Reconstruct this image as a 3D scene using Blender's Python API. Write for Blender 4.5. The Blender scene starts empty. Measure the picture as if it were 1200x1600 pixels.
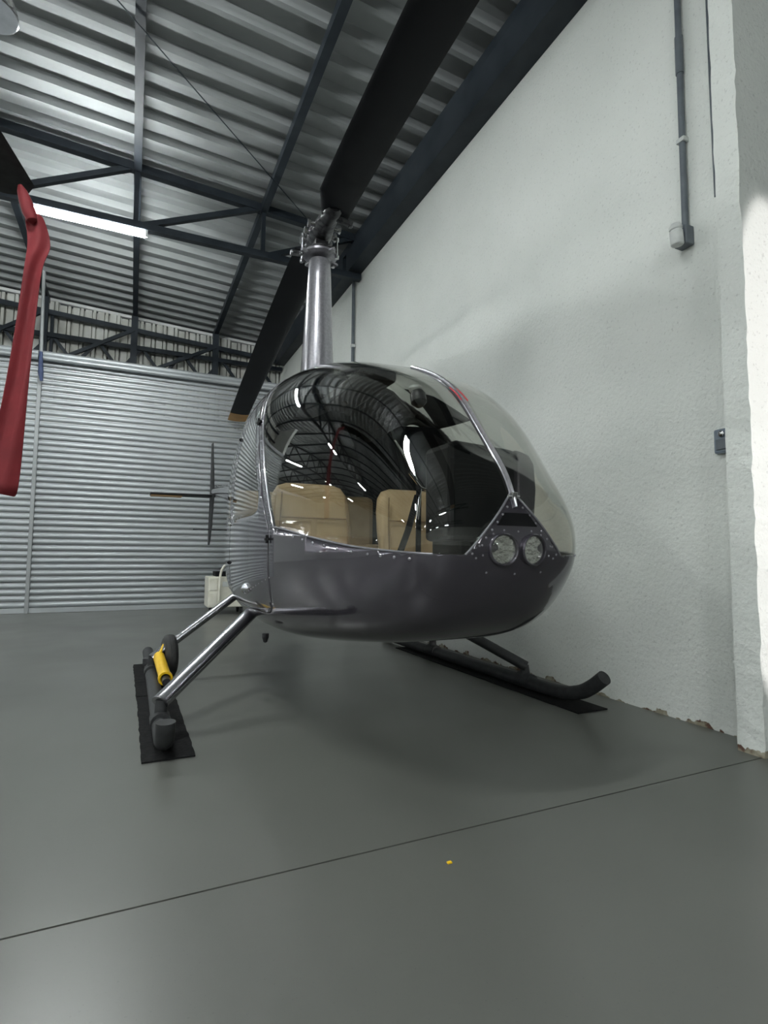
import bpy, bmesh, math, random
import numpy as np
from mathutils import Vector, Matrix
random.seed(7)
sc = bpy.context.scene
C = sc.collection
# ------------------------------------------------------------------ camera
F_PX, YAW, PITCH, ROLL, CAM_H = 854.37, .432125, .077645, .0083247, .86
fw = Vector((math.sin(YAW)*math.cos(PITCH), math.cos(YAW)*math.cos(PITCH), math.sin(PITCH)))
rt = Vector((math.cos(YAW), -math.sin(YAW), 0)); up = rt.cross(fw)
r2 = rt*math.cos(ROLL) + up*math.sin(ROLL); u2 = up*math.cos(ROLL) - rt*math.sin(ROLL)
cam = bpy.data.objects.new('camera', bpy.data.cameras.new('camera')); C.objects.link(cam)
cam.data.sensor_fit = 'VERTICAL'; cam.data.sensor_height = 24
cam.data.lens = 24*F_PX/1600; cam.data.clip_start = .02
cam.matrix_world = Matrix(((r2.x, u2.x, -fw.x, 0), (r2.y, u2.y, -fw.y, 0), (r2.z, u2.z, -fw.z, CAM_H), (0, 0, 0, 1)))
sc.camera = cam
# ------------------------------------------------------------------ world, exposure
world = bpy.data.worlds.new('world'); sc.world = world; world.use_nodes = True
world.node_tree.nodes['Background'].inputs[0].default_value = (.55, .6, .66, 1)
world.node_tree.nodes['Background'].inputs[1].default_value = .12
sc.view_settings.view_transform = 'Standard'; sc.view_settings.look = 'None'
sc.view_settings.gamma = 1; sc.view_settings.use_curve_mapping = False
sc.view_settings.exposure = 2.24
sc.cycles.use_denoising = True
sc.cycles.max_bounces = 8; sc.cycles.transparent_max_bounces = 16
sc.cycles.sample_clamp_indirect = 6
TUBE_E = 62.0
# added unseen spot, shaped to brighten only the near face of the wall pier
sl = bpy.data.lights.new('added_pier_spot', 'SPOT'); sl.energy = 72; sl.color = (1, .95, .94)
sl.spot_size = math.radians(46); sl.spot_blend = .12; sl.shadow_soft_size = .03
so = bpy.data.objects.new('added_pier_spot', sl); C.objects.link(so)
so.location = (2.63, -1.45, 1.36); so.rotation_euler = (math.radians(90), 0, math.radians(-1.0)); so.scale = (.26, 1, 1)
# ------------------------------------------------------------------ materials
def mat(name, col, rough=.5, metal=0., coat=0., spec=.5, build=None):
    m = bpy.data.materials.new(name); m.use_nodes = True
    nt = m.node_tree; b = nt.nodes['Principled BSDF']
    b.inputs['Base Color'].default_value = (*col, 1); b.inputs['Roughness'].default_value = rough
    b.inputs['Metallic'].default_value = metal; b.inputs['Coat Weight'].default_value = coat
    b.inputs['Coat Roughness'].default_value = .03; b.inputs['Specular IOR Level'].default_value = spec
    if build: build(nt, b)
    return m
def node(nt, t, **kw):
    n = nt.nodes.new(t)
    for k, v in kw.items():
        if k in n.inputs.keys(): n.inputs[k].default_value = v
        else: setattr(n, k, v)
    return n
def ramp(nt, src, stops):
    r = nt.nodes.new('ShaderNodeValToRGB'); e = r.color_ramp.elements
    while len(e) < len(stops): e.new(.5)
    for i, (p, c) in enumerate(stops): e[i].position = p; e[i].color = (*c, 1) if len(c) == 3 else c
    nt.links.new(src, r.inputs[0]); return r
def noise_color(c1, c2, scale, detail=4, lo=.35, hi=.65, bump=0., bscale=None, bdist=.01, rough=None, stretch=None):
    def f(nt, b):
        tc = node(nt, 'ShaderNodeTexCoord'); src = tc.outputs['Object']
        if stretch:
            mp = node(nt, 'ShaderNodeMapping'); mp.inputs['Scale'].default_value = stretch
            nt.links.new(src, mp.inputs[0]); src = mp.outputs[0]
        n = node(nt, 'ShaderNodeTexNoise', Scale=scale, Detail=detail); nt.links.new(src, n.inputs['Vector'])
        r = ramp(nt, n.outputs['Fac'], [(lo, c1), (hi, c2)]); nt.links.new(r.outputs[0], b.inputs['Base Color'])
        if rough:
            rr = ramp(nt, n.outputs['Fac'], [(lo, (rough[0],)*3), (hi, (rough[1],)*3)]); nt.links.new(rr.outputs[0], b.inputs['Roughness'])
        if bump:
            n2 = node(nt, 'ShaderNodeTexNoise', Scale=bscale or scale*4, Detail=5); nt.links.new(tc.outputs['Object'], n2.inputs['Vector'])
            bp = node(nt, 'ShaderNodeBump', Strength=bump, Distance=bdist); nt.links.new(n2.outputs['Fac'], bp.inputs['Height'])
            nt.links.new(bp.outputs[0], b.inputs['Normal'])
    return f
def wall_build(nt, b):
    tc = node(nt, 'ShaderNodeTexCoord'); geo = node(nt, 'ShaderNodeNewGeometry')
    n1 = node(nt, 'ShaderNodeTexNoise', Scale=1.1, Detail=5); nt.links.new(tc.outputs['Object'], n1.inputs['Vector'])
    r1 = ramp(nt, n1.outputs['Fac'], [(.3, (.74, .765, .735)), (.7, (.82, .84, .81))])
    # small dark specks of the rough plaster
    n2 = node(nt, 'ShaderNodeTexNoise', Scale=62, Detail=3); nt.links.new(tc.outputs['Object'], n2.inputs['Vector'])
    r2_ = ramp(nt, n2.outputs['Fac'], [(.30, (.62, .62, .62)), (.38, (1, 1, 1))])
    mx = node(nt, 'ShaderNodeMix', data_type='RGBA', blend_type='MULTIPLY'); mx.inputs[0].default_value = .45
    nt.links.new(r1.outputs[0], mx.inputs[6]); nt.links.new(r2_.outputs[0], mx.inputs[7])
    # peeled paint along the foot of the wall
    sx = node(nt, 'ShaderNodeSeparateXYZ'); nt.links.new(geo.outputs['Position'], sx.inputs[0])
    n3 = node(nt, 'ShaderNodeTexNoise', Scale=7.5, Detail=5); nt.links.new(geo.outputs['Position'], n3.inputs['Vector'])
    mz = node(nt, 'ShaderNodeMath', operation='MULTIPLY_ADD'); mz.inputs[1].default_value = -4.6; mz.inputs[2].default_value = .10
    nt.links.new(sx.outputs['Z'], mz.inputs[0])
    ad = node(nt, 'ShaderNodeMath', operation='ADD'); nt.links.new(mz.outputs[0], ad.inputs[0]); nt.links.new(n3.outputs['Fac'], ad.inputs[1])
    r3 = ramp(nt, ad.outputs[0], [(.575, (0, 0, 0)), (.59, (1, 1, 1))])
    n4 = node(nt, 'ShaderNodeTexNoise', Scale=14, Detail=3); nt.links.new(geo.outputs['Position'], n4.inputs['Vector'])
    r4 = ramp(nt, n4.outputs['Fac'], [(.42, (.13, .07, .05)), (.5, (.30, .27, .2)), (.62, (.42, .39, .31))])
    m2 = node(nt, 'ShaderNodeMix', data_type='RGBA'); nt.links.new(r3.outputs[0], m2.inputs[0])
    nt.links.new(mx.outputs[2], m2.inputs[6]); nt.links.new(r4.outputs[0], m2.inputs[7])
    nt.links.new(m2.outputs[2], b.inputs['Base Color'])
    n5 = node(nt, 'ShaderNodeTexNoise', Scale=48, Detail=6); nt.links.new(tc.outputs['Object'], n5.inputs['Vector'])
    n6 = node(nt, 'ShaderNodeTexNoise', Scale=5, Detail=3); nt.links.new(tc.outputs['Object'], n6.inputs['Vector'])
    a2 = node(nt, 'ShaderNodeMath', operation='MULTIPLY_ADD'); a2.inputs[1].default_value = 2.0
    nt.links.new(n6.outputs['Fac'], a2.inputs[0]); nt.links.new(n5.outputs['Fac'], a2.inputs[2])
    bp = node(nt, 'ShaderNodeBump', Strength=.5, Distance=.012); nt.links.new(a2.outputs[0], bp.inputs['Height'])
    nt.links.new(bp.outputs[0], b.inputs['Normal'])
def floor_build(nt, b):
    tc = node(nt, 'ShaderNodeTexCoord')
    n1 = node(nt, 'ShaderNodeTexNoise', Scale=.8, Detail=3); nt.links.new(tc.outputs['Object'], n1.inputs['Vector'])
    r1 = ramp(nt, n1.outputs['Fac'], [(.3, (.104, .107, .096)), (.7, (.126, .129, .116))])
    n2 = node(nt, 'ShaderNodeTexNoise', Scale=140, Detail=2); nt.links.new(tc.outputs['Object'], n2.inputs['Vector'])
    r2_ = ramp(nt, n2.outputs['Fac'], [(.26, (.7, .7, .7)), (.34, (1, 1, 1)), (.72, (1, 1, 1)), (.78, (1.25, 1.25, 1.2))])
    mx = node(nt, 'ShaderNodeMix', data_type='RGBA', blend_type='MULTIPLY'); mx.inputs[0].default_value = .5
    nt.links.new(r1.outputs[0], mx.inputs[6]); nt.links.new(r2_.outputs[0], mx.inputs[7])
    nt.links.new(mx.outputs[2], b.inputs['Base Color'])
    n3 = node(nt, 'ShaderNodeTexNoise', Scale=1.3, Detail=2); nt.links.new(tc.outputs['Object'], n3.inputs['Vector'])
    r3 = ramp(nt, n3.outputs['Fac'], [(.25, (.285,)*3), (.75, (.36,)*3)]); nt.links.new(r3.outputs[0], b.inputs['Roughness'])
def paint_build(nt, b):
    tc = node(nt, 'ShaderNodeTexCoord')
    n = node(nt, 'ShaderNodeTexNoise', Scale=900, Detail=1); nt.links.new(tc.outputs['Object'], n.inputs['Vector'])
    r = ramp(nt, n.outputs['Fac'], [(.35, (.066, .060, .075)), (.65, (.108, .098, .121))]); nt.links.new(r.outputs[0], b.inputs['Base Color'])
def glass_mat(name, tint, refl=1.):
    m = bpy.data.materials.new(name); m.use_nodes = True; nt = m.node_tree; nt.nodes.clear()
    o = node(nt, 'ShaderNodeOutputMaterial'); t = node(nt, 'ShaderNodeBsdfTransparent'); t.inputs[0].default_value = (*tint, 1)
    g = node(nt, 'ShaderNodeBsdfGlossy'); g.inputs['Roughness'].default_value = .01; g.inputs[0].default_value = (refl, refl, refl, 1)
    f = node(nt, 'ShaderNodeFresnel'); ge = node(nt, 'ShaderNodeNewGeometry')
    io = node(nt, 'ShaderNodeMapRange'); io.inputs[3].default_value = 1.56; io.inputs[4].default_value = 1/1.56
    nt.links.new(ge.outputs['Backfacing'], io.inputs[0]); nt.links.new(io.outputs[0], f.inputs['IOR'])
    mx = node(nt, 'ShaderNodeMixShader'); nt.links.new(f.outputs[0], mx.inputs[0]); nt.links.new(t.outputs[0], mx.inputs[1]); nt.links.new(g.outputs[0], mx.inputs[2])
    nt.links.new(mx.outputs[0], o.inputs[0]); return m
def emit_mat(name, col, s):
    m = bpy.data.materials.new(name); m.use_nodes = True; nt = m.node_tree; nt.nodes.clear()
    o = node(nt, 'ShaderNodeOutputMaterial'); e = node(nt, 'ShaderNodeEmission'); e.inputs[0].default_value = (*col, 1); e.inputs[1].default_value = s
    nt.links.new(e.outputs[0], o.inputs[0]); return m
M = {}
M['wall'] = mat('rough_plaster', (.62, .63, .6), .85, build=wall_build)
M['floor'] = mat('painted_concrete', (.16, .165, .15), .3, build=floor_build)
M['joint'] = mat('joint_filler', (.03, .03, .028), .9, build=noise_color((.015, .015, .014), (.07, .07, .06), 30))
M['galv'] = mat('galvanised_sheet', (.5, .52, .52), .6, .25, build=noise_color((.25, .263, .268), (.32, .333, .338), 1.4, rough=(.56, .66)))
M['slat'] = mat('door_slat_steel', (.5, .52, .54), .36, .45, build=noise_color((.32, .34, .355), (.39, .41, .425), .8, rough=(.38, .48)))
M['steel'] = mat('dark_blue_steel', (.02, .028, .038), .5, .0, spec=.3, build=noise_color((.016, .022, .030), (.030, .038, .048), 3))
M['clad'] = mat('white_cladding', (.62, .63, .6), .5, build=noise_color((.5, .5, .46), (.66, .67, .64), 3))
M['paint'] = mat('charcoal_metallic_paint', (.13, .125, .14), .25, .62, 1., build=paint_build)
M['trim_in'] = mat('cabin_trim', (.012, .012, .013), .75, build=noise_color((.009, .009, .010), (.018, .018, .018), 8))
M['liner'] = mat('headliner', (.03, .029, .028), .85, build=noise_color((.024, .023, .022), (.036, .035, .033), 6))
M['blade'] = mat('rotor_blade_black', (.008, .009, .011), .55, .0, spec=.18, build=noise_color((.006, .007, .009), (.010, .011, .014), 2))
M['ochre'] = mat('ochre_tip', (.42, .22, .06), .5, build=noise_color((.38, .2, .05), (.5, .27, .09), 8))
M['hub'] = mat('machined_hub', (.10, .10, .105), .35, .8, build=noise_color((.06, .06, .065), (.2, .2, .21), 25))
M['hubdark'] = mat('hub_dark', (.03, .03, .032), .4, .6, build=noise_color((.02, .02, .022), (.06, .06, .065), 25))
M['chrome'] = mat('polished_metal', (.62, .62, .64), .14, 1., build=noise_color((.56, .56, .58), (.68, .68, .7), 6))
M['silver'] = mat('silver_paint', (.30, .295, .315), .3, .6, .8, build=noise_color((.25, .245, .27), (.31, .305, .33), 60))
M['strut'] = mat('satin_strut', (.36, .36, .38), .26, 1., build=noise_color((.32, .32, .34), (.40, .40, .42), 5))
M['skid'] = mat('skid_paint', (.035, .036, .038), .55, .0, spec=.3, build=noise_color((.022, .023, .024), (.034, .035, .037), 20))
M['rubber'] = mat('black_rubber', (.008, .008, .009), .85, spec=.12, build=noise_color((.006, .006, .007), (.014, .014, .014), 60, bump=.4, bscale=260, bdist=.003))
M['tire'] = mat('tire_rubber', (.014, .014, .015), .7, build=noise_color((.010, .010, .011), (.022, .022, .022), 30))
M['yellow'] = mat('yellow_paint', (.82, .50, .01), .35, build=noise_color((.75, .44, .008), (.86, .55, .015), 9))
M['leather'] = mat('tan_leather', (.52, .38, .22), .6, build=noise_color((.47, .335, .19), (.58, .43, .255), 6, bump=.25, bscale=120, bdist=.004))
M['leather_dk'] = mat('tan_leather_piping', (.30, .20, .11), .6, build=noise_color((.26, .17, .09), (.34, .23, .13), 6))
M['red'] = mat('red_cloth', (.36, .02, .03), .75, build=noise_color((.155, .008, .013), (.205, .013, .019), 7, bump=.3, bscale=300, bdist=.002))
M['redyarn'] = mat('red_yarn', (.75, .03, .05), .8, build=noise_color((.65, .02, .04), (.8, .05, .07), 80))
M['white'] = mat('white_enamel', (.75, .76, .76), .4, build=noise_color((.72, .73, .73), (.8, .8, .8), 5))
M['cream'] = mat('cream_paint', (.72, .70, .62), .45, build=noise_color((.64, .62, .53), (.76, .74, .66), 9))
M['pvc'] = mat('grey_conduit', (.10, .12, .14), .5, build=noise_color((.085, .10, .12), (.13, .15, .17), 7))
M['pvclight'] = mat('grey_plastic_light', (.55, .57, .56), .45, build=noise_color((.5, .52, .51), (.6, .62, .61), 20))
M['bluegrey'] = mat('blue_grey_plastic', (.16, .20, .25), .35, build=noise_color((.14, .18, .225), (.19, .23, .28), 20))
M['blue'] = mat('dark_blue_tape', (.02, .035, .10), .6, build=noise_color((.015, .03, .08), (.03, .05, .13), 20))
M['black'] = mat('matt_black', (.006, .006, .007), .6, spec=.15, build=noise_color((.005, .005, .006), (.009, .009, .010), 10))
M['glass'] = glass_mat('tinted_windshield', (.90, .905, .885), 1.)
M['lens'] = glass_mat('clear_lens', (.97, .97, .96), .8)
M['tube'] = emit_mat('lit_tube', (.95, 1., .985), TUBE_E)
M['reflector'] = mat('lamp_reflector', (.85, .85, .83), .12, 1., build=noise_color((.78, .78, .76), (.9, .9, .88), 70, bump=.5, bscale=55, bdist=.01))
# ------------------------------------------------------------------ helpers
def tag(o, label=None, cat=None, group=None, kind=None):
    for k, v in (('label', label), ('category', cat), ('group', group), ('kind', kind)):
        if v: o[k] = v
    return o
def empty(name, loc=(0, 0, 0), parent=None):
    o = bpy.data.objects.new(name, None); C.objects.link(o); o.location = loc; o.empty_display_size = .1
    if parent: o.parent = parent
    return o
class MB:
    def __init__(s): s.v = []; s.f = []; s.m = []; s.mi = 0
    def add(s, vs, fs):
        n = len(s.v); s.v += [tuple(v) for v in vs]; s.f += [tuple(i+n for i in f) for f in fs]; s.m += [s.mi]*len(fs); return s
    def box(s, a, b):
        x0, y0, z0 = a; x1, y1, z1 = b
        return s.add([(x0,y0,z0),(x1,y0,z0),(x1,y1,z0),(x0,y1,z0),(x0,y0,z1),(x1,y0,z1),(x1,y1,z1),(x0,y1,z1)],
                     [(0,3,2,1),(4,5,6,7),(0,1,5,4),(1,2,6,5),(2,3,7,6),(3,0,4,7)])
    def bar(s, p, q, w, h, upv=(0, 0, 1)):
        p = Vector(p); q = Vector(q); d = (q-p).normalized(); a = d.cross(Vector(upv))
        if a.length < 1e-4: a = d.cross(Vector((1, 0, 0)))
        a.normalize(); b = a.cross(d).normalized(); a *= w/2; b *= h/2
        return s.add([p-a-b, p+a-b, p+a+b, p-a+b, q-a-b, q+a-b, q+a+b, q-a+b],
                     [(0,1,2,3),(7,6,5,4),(0,4,5,1),(1,5,6,2),(2,6,7,3),(3,7,4,0)])
    def sweep(s, pts, rad, n=12, cap=True, ell=None, upv=(0, 0, 1)):
        # tube along points; rad number or list; ell = (a, b) multipliers along side and up axes
        P = [Vector(p) for p in pts]; R = rad if isinstance(rad, (list, tuple)) else [rad]*len(P); e = ell or (1, 1)
        rings = []; prev = None
        for i, p in enumerate(P):
            d = (P[min(i+1, len(P)-1)] - P[max(i-1, 0)]).normalized()
            if prev is None:
                a = d.cross(Vector(upv))
                if a.length < 1e-3: a = d.cross(Vector((1, 0, 0)))
            else: a = prev - d*prev.dot(d)
            a.normalize(); prev = a; b = a.cross(d)
            rings.append([p + a*(math.cos(t)*R[i]*e[0]) + b*(math.sin(t)*R[i]*e[1]) for t in [2*math.pi*k/n for k in range(n)]])
        vs = [v for r in rings for v in r]; fs = []
        for i in range(len(P)-1):
            for k in range(n): fs.append((i*n+k, i*n+(k+1) % n, (i+1)*n+(k+1) % n, (i+1)*n+k))
        if cap: fs += [tuple(reversed(range(n))), tuple(range((len(P)-1)*n, len(P)*n))]
        return s.add(vs, fs)
    def lathe(s, o, axis, prof, n=20):
        # prof list of (r, t) along axis from o
        o = Vector(o); d = Vector(axis).normalized(); a = d.orthogonal().normalized(); b = d.cross(a)
        vs = [o + d*t + (a*math.cos(2*math.pi*k/n) + b*math.sin(2*math.pi*k/n))*r for r, t in prof for k in range(n)]
        fs = [(i*n+k, i*n+(k+1) % n, (i+1)*n+(k+1) % n, (i+1)*n+k) for i in range(len(prof)-1) for k in range(n)]
        if prof[0][0] > 1e-6: fs.append(tuple(reversed(range(n))))
        if prof[-1][0] > 1e-6: fs.append(tuple(range((len(prof)-1)*n, len(prof)*n)))
        return s.add(vs, fs)
    def loft(s, rings, cap=True):
        n = len(rings[0]); vs = [v for r in rings for v in r]
        fs = [(i*n+k, i*n+(k+1) % n, (i+1)*n+(k+1) % n, (i+1)*n+k) for i in range(len(rings)-1) for k in range(n)]
        if cap: fs += [tuple(reversed(range(n))), tuple(range((len(rings)-1)*n, len(rings)*n))]
        return s.add(vs, fs)
    def mesh(s, name, mats, smooth=False):
        me = bpy.data.meshes.new(name); me.from_pydata(s.v, [], s.f); me.validate()
        for m in (mats if isinstance(mats, (list, tuple)) else [mats]): me.materials.append(m)
        bm = bmesh.new(); bm.from_mesh(me); bmesh.ops.remove_doubles(bm, verts=bm.verts, dist=1e-6)
        bmesh.ops.recalc_face_normals(bm, faces=bm.faces); bm.to_mesh(me); bm.free()
        if smooth:
            me.polygons.foreach_set('use_smooth', [True]*len(me.polygons)); me.set_sharp_from_angle(angle=math.radians(38))
        return me
    def build(s, name, mats, parent=None, smooth=False, bevel=0, sub=0):
        o = bpy.data.objects.new(name, s.mesh(name, mats, smooth)); C.objects.link(o)
        if parent: o.parent = parent
        if bevel:
            b = o.modifiers.new('bevel', 'BEVEL'); b.width = bevel; b.segments = 2; b.limit_method = 'ANGLE'; b.angle_limit = math.radians(40)
        if sub:
            b = o.modifiers.new('sub', 'SUBSURF'); b.levels = sub; b.render_levels = sub
        return o
def link_mesh(name, me, parent=None, loc=(0, 0, 0)):
    o = bpy.data.objects.new(name, me); C.objects.link(o); o.location = loc
    if parent: o.parent = parent
    return o
def smoothpath(pts, k=8):
    P = [Vector(p) for p in pts]; out = []
    for i in range(len(P)-1):
        p0 = P[max(i-1, 0)]; p1 = P[i]; p2 = P[i+1]; p3 = P[min(i+2, len(P)-1)]
        for j in range(k):
            t = j/k; out.append(.5*((2*p1)+(p2-p0)*t+(2*p0-5*p1+4*p2-p3)*t*t+(3*p1-p0-3*p2+p3)*t**3))
    out.append(P[-1]); return out
# ------------------------------------------------------------------ hangar shell
WX = 2.68; XL = -22.; YB = 11.1; YF = -13.; RIDGE = -9.; XI = -3.75; YD = 24.; XN = 7.6
SL = .055
def zroof(x): return 5.29 - SL*x if x > RIDGE else 5.29 - SL*RIDGE - SL*(RIDGE - x)
JY = 1.521
fl = tag(MB().box((XL-.3, YF-.3, -.12), (XN+.4, YD+.3, -.016)).build('floor', M['joint']), kind='structure')
MB().box((XL-.3, YF-.3, -.015), (XN+.4, JY-.0035, 0)).build('floor_slab', M['floor'], fl)
MB().box((XL-.3, JY+.0035, -.015), (XN+.4, YD+.3, 0)).build('floor_slab', M['floor'], fl)
wr = tag(MB().box((WX, 1.60, 0), (WX+.3, YB+.2, zroof(WX)-.06)).build('wall_right', M['wall']), kind='structure')
# near pier of the right wall, slightly irregular rough corner
PX, PY0, PY1 = 2.504, 1.507, 1.623
pm = MB(); nz = 90; rr = random.Random(3); ring = []
for i in range(nz+1):
    z = 4.9*i/nz; j = lambda a: rr.uniform(-a, a)
    ring.append([(PX+j(.004), PY0+j(.004), z), (PX+j(.002), PY1+j(.002), z), (WX+.31, PY1, z), (WX+.31, PY0, z)])
pier = pm.loft(ring).build('wall_pier', M['wall'], wr)
tag(MB().box((WX+.31, PY0, 0), (XN, PY1, 4.8)).build('wall_return', M['wall']), kind='structure')
tag(MB().box((XN, YF, 0), (XN+.3, PY1, 4.8)).build('wall_near', M['wall']), kind='structure')
tag(MB().box((XL-.3, YF, 0), (XL, YD+.2, zroof(XL))).build('wall_left', M['wall']), kind='structure')
tag(MB().box((XL, YD, 0), (XI, YD+.2, 5.1)).build('wall_far', M['wall']), kind='structure')
tag(MB().box((XI, 9.2, 0), (XI+.15, YD+.2, 5.3)).build('wall_inner', M['wall']), kind='structure')
tag(MB().box((XL, YF-.3, 0), (XN+.3, YF, 5.75)).build('wall_front', M['wall']), kind='structure')
# back wall: pale vertical cladding behind the roller doors
wb = tag(MB().box((XI+.15, YB+.06, 0), (WX, YB+.2, 5.1)).build('wall_back', M['clad']), kind='structure')
def clad_mesh():
    b = MB(); prof = [];
    for k in range(5):
        x = k*.2; prof += [(x, 0), (x+.105, 0), (x+.108, .09), (x+.122, .09), (x+.125, -.02), (x+.170, -.02), (x+.173, .09), (x+.194, .09)]
    prof.append((1.0, 0)); vs = []; fs = []
    for i, (x, y) in enumerate(prof): vs += [(x, y, 3.4), (x, y, 5.2)]
    for i in range(len(prof)-1): fs.append((2*i, 2*i+2, 2*i+3, 2*i+1))
    return b.add(vs, fs).mesh('cladding_sheet', M['clad'])
cm = clad_mesh(); x = WX-1.0
while x > XI-.4: link_mesh('cladding_sheet', cm, wb, (x, YB-.04, zroof(x)-5.29)); x -= 1.0
tag(MB().bar((WX, YB-.02, zroof(WX)-.03), (XI+.16, YB-.02, zroof(XI)-.03), .06, .05).build('trim_1', M['white']), kind='structure')
# roof: trapezoidal sheets with ribs running down the slope, purlins across
ceil = tag(empty('ceiling', (0, 0, 5.29)), kind='structure')
def sheet_mesh(x0, x1, name):
    b = MB(); prof = []
    for k in range(3):
        y = k*.3; prof += [(y, .075), (y+.18, .075), (y+.21, 0), (y+.26, 0)]
    prof.append((.9, .075)); vs = []; fs = []
    for (y, z) in prof: vs += [(x0, y, zroof(x0)-5.29+z), (x1, y, zroof(x1)-5.29+z)]
    for i in range(len(prof)-1): fs.append((2*i, 2*i+1, 2*i+3, 2*i+2))
    return b.add(vs, fs).mesh(name, M['galv'])
sR = sheet_mesh(XN+.3, RIDGE, 'roof_sheet'); sL = sheet_mesh(RIDGE, XL-.3, 'roof_sheet')
y = YD+.2-.9
while y > YF-.9:
    link_mesh('roof_sheet', sR, ceil, (0, y, 0)); link_mesh('roof_sheet', sL, ceil, (0, y, 0)); y -= .9
PURL = [2.60, 1.345, -.1] + [-.1-1.42*k for k in range(1, 15)]
pmesh = MB().box((-.04, YF, -.10), (.04, YD, 0)).mesh('purlin', M['steel'])
for px in PURL[1:]:
    link_mesh('purlin', pmesh, ceil, (px, 0, zroof(px)-5.29))
# eave beam along the head of the right wall, and the purlin beside it
eb = MB().box((2.50, 1.63, 4.66), (2.675, 6.72, 4.94)).box((2.49, 1.63, 4.64), (2.678, 6.72, 4.66)).box((2.50, 6.85, 4.66), (2.675, 10.7, 4.94))
eb = tag(eb.build('eave_beam', M['steel']), 'wide dark steel eave beam along the head of the right wall', 'beam')
MB().box((2.555, 1.63, 5.02), (2.60, YB, 5.125)).build('top_rail', M['steel'], eb)
MB().box((2.62, 1.63, 4.97), (2.675, YB, 5.125)).build('top_rail', M['steel'], eb)
# roof trusses
def truss(Y, label, xr=2.66):
    t = tag(empty('roof_truss', (0, Y, 4.57)), label, 'truss', 'steel roof trusses')
    zc = lambda x: zroof(x)-.05-4.57
    def part(n, p, q, w=.07, h=.07): MB().bar(p, q, w, h, (0, 1, 0)).build(n, M['steel'], t)
    part('top_chord', (xr, 0, zc(xr)), (RIDGE, 0, zc(RIDGE)), .09, .09); part('top_chord', (RIDGE, 0, zc(RIDGE)), (XL, 0, zc(XL)), .09, .09)
    part('bottom_chord', (xr, 0, 0), (XL, 0, 0), .08, .08)
    for i, x in enumerate(PURL[1:]):
        if x > xr-1: continue
        part('vertical_strut', (x, 0, .04), (x, 0, zc(x)), .05, .05)
        x2 = PURL[i]
        part('diagonal_brace', (x+.09, 0, .02), (x2-.05, 0, zc(x2)), .06, .06)
    return t
truss(6.6, 'dark steel roof truss with fluorescent lamp hung on its bottom chord')
truss(1.4, 'dark steel roof truss overhead near the rotor blade, seen in windshield reflection')
truss(-3.4, 'dark steel roof truss behind the viewpoint, mirrored small in the windshield')
truss(-8.4, 'farthest dark steel roof truss behind the viewpoint near the front wall')
truss(11.6, 'dark steel roof truss in the deep left bay, first past the doors', XI)
truss(16.6, 'dark steel roof truss in the deep left bay, second past the doors', XI)
# lattice girder in front of the cladding
def lattice():
    Y = 10.85; t = tag(empty('lattice_girder', (0, Y, 4.25)), 'dark steel lattice girder above the roller doors before pale cladding', 'girder')
    zu = lambda x: 4.935-.0575*x-4.25 if x > RIDGE else 4.935+.46-.0575*(RIDGE-x)-4.25
    def part(n, p, q, w=.07, h=.07): MB().bar(p, q, w, h, (0, 1, 0)).build(n, M['steel'], t)
    part('upper_chord', (2.66, 0, zu(2.66)), (XI+.16, 0, zu(XI)), .08, .08)
    part('middle_chord', (2.66, 0, .37), (XI+.16, 0, .37), .08, .08); part('lower_chord', (2.66, 0, -.1), (XI+.16, 0, -.1), .08, .08)
    for px in PURL[1:4]:
        part('post', (px, -.02, -.1), (px, -.02, zroof(px)-4.25-.1), .11, .09)
        part('post', (px+.11, .05, -.1), (px+.11, .05, zu(px)), .05, .05) if px < -1 else None
        part('long_diagonal', (px-1.05, -.05, .02), (px, -.05, zu(px)), .06, .06)
    x = 2.2
    while x > XI+.5:
        part('web_diagonal', (x-.36, .03, -.08), (x-.03, .03, .35), .05, .05); part('web_diagonal', (x+.36, .03, -.08), (x+.03, .03, .35), .05, .05); x -= .72
lattice()
# roller doors
DY = 9.08; PITCH = .0885
def slat_mesh(w):
    b = MB(); pr = [(0, .012), (-.004, .012), (-.017, .025), (-.021, .044), (-.017, .063), (-.004, .076), (0, .077), (0, PITCH+.001), (.006, PITCH+.001), (.006, .012)]
    return b.loft([[(0, y_, z_) for y_, z_ in pr], [(w, y_, z_) for y_, z_ in pr]]).mesh('slat', M['slat'], smooth=True)
doors = [(-1.26, 2.66), (-3.60, -1.31)]
for i, (x0, x1) in enumerate(doors):
    d = tag(empty('door_%d' % (i+1), (x0, DY, 0)), kind='structure')
    sm = slat_mesh(x1-x0)
    for k in range(40): link_mesh('slat', sm, d, (0, 0, .07+k*PITCH))
    MB().box((0, -.025, .005), (x1-x0, .02, .075)).build('bottom_rail', M['slat'], d)
    hb = MB()
    hb.sweep([(0, -.085, 3.63), (x1-x0, -.085, 3.63)], .036, 14).sweep([(0, -.06, 3.695), (x1-x0, -.06, 3.695)], .046, 14)
    hb.build('header_roll', M['slat'], d, smooth=True)
    MB().box((-.05, -.05, 0), (0, .06, 3.66)).build('guide_rail', M['galv'], d, bevel=.006)
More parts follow.
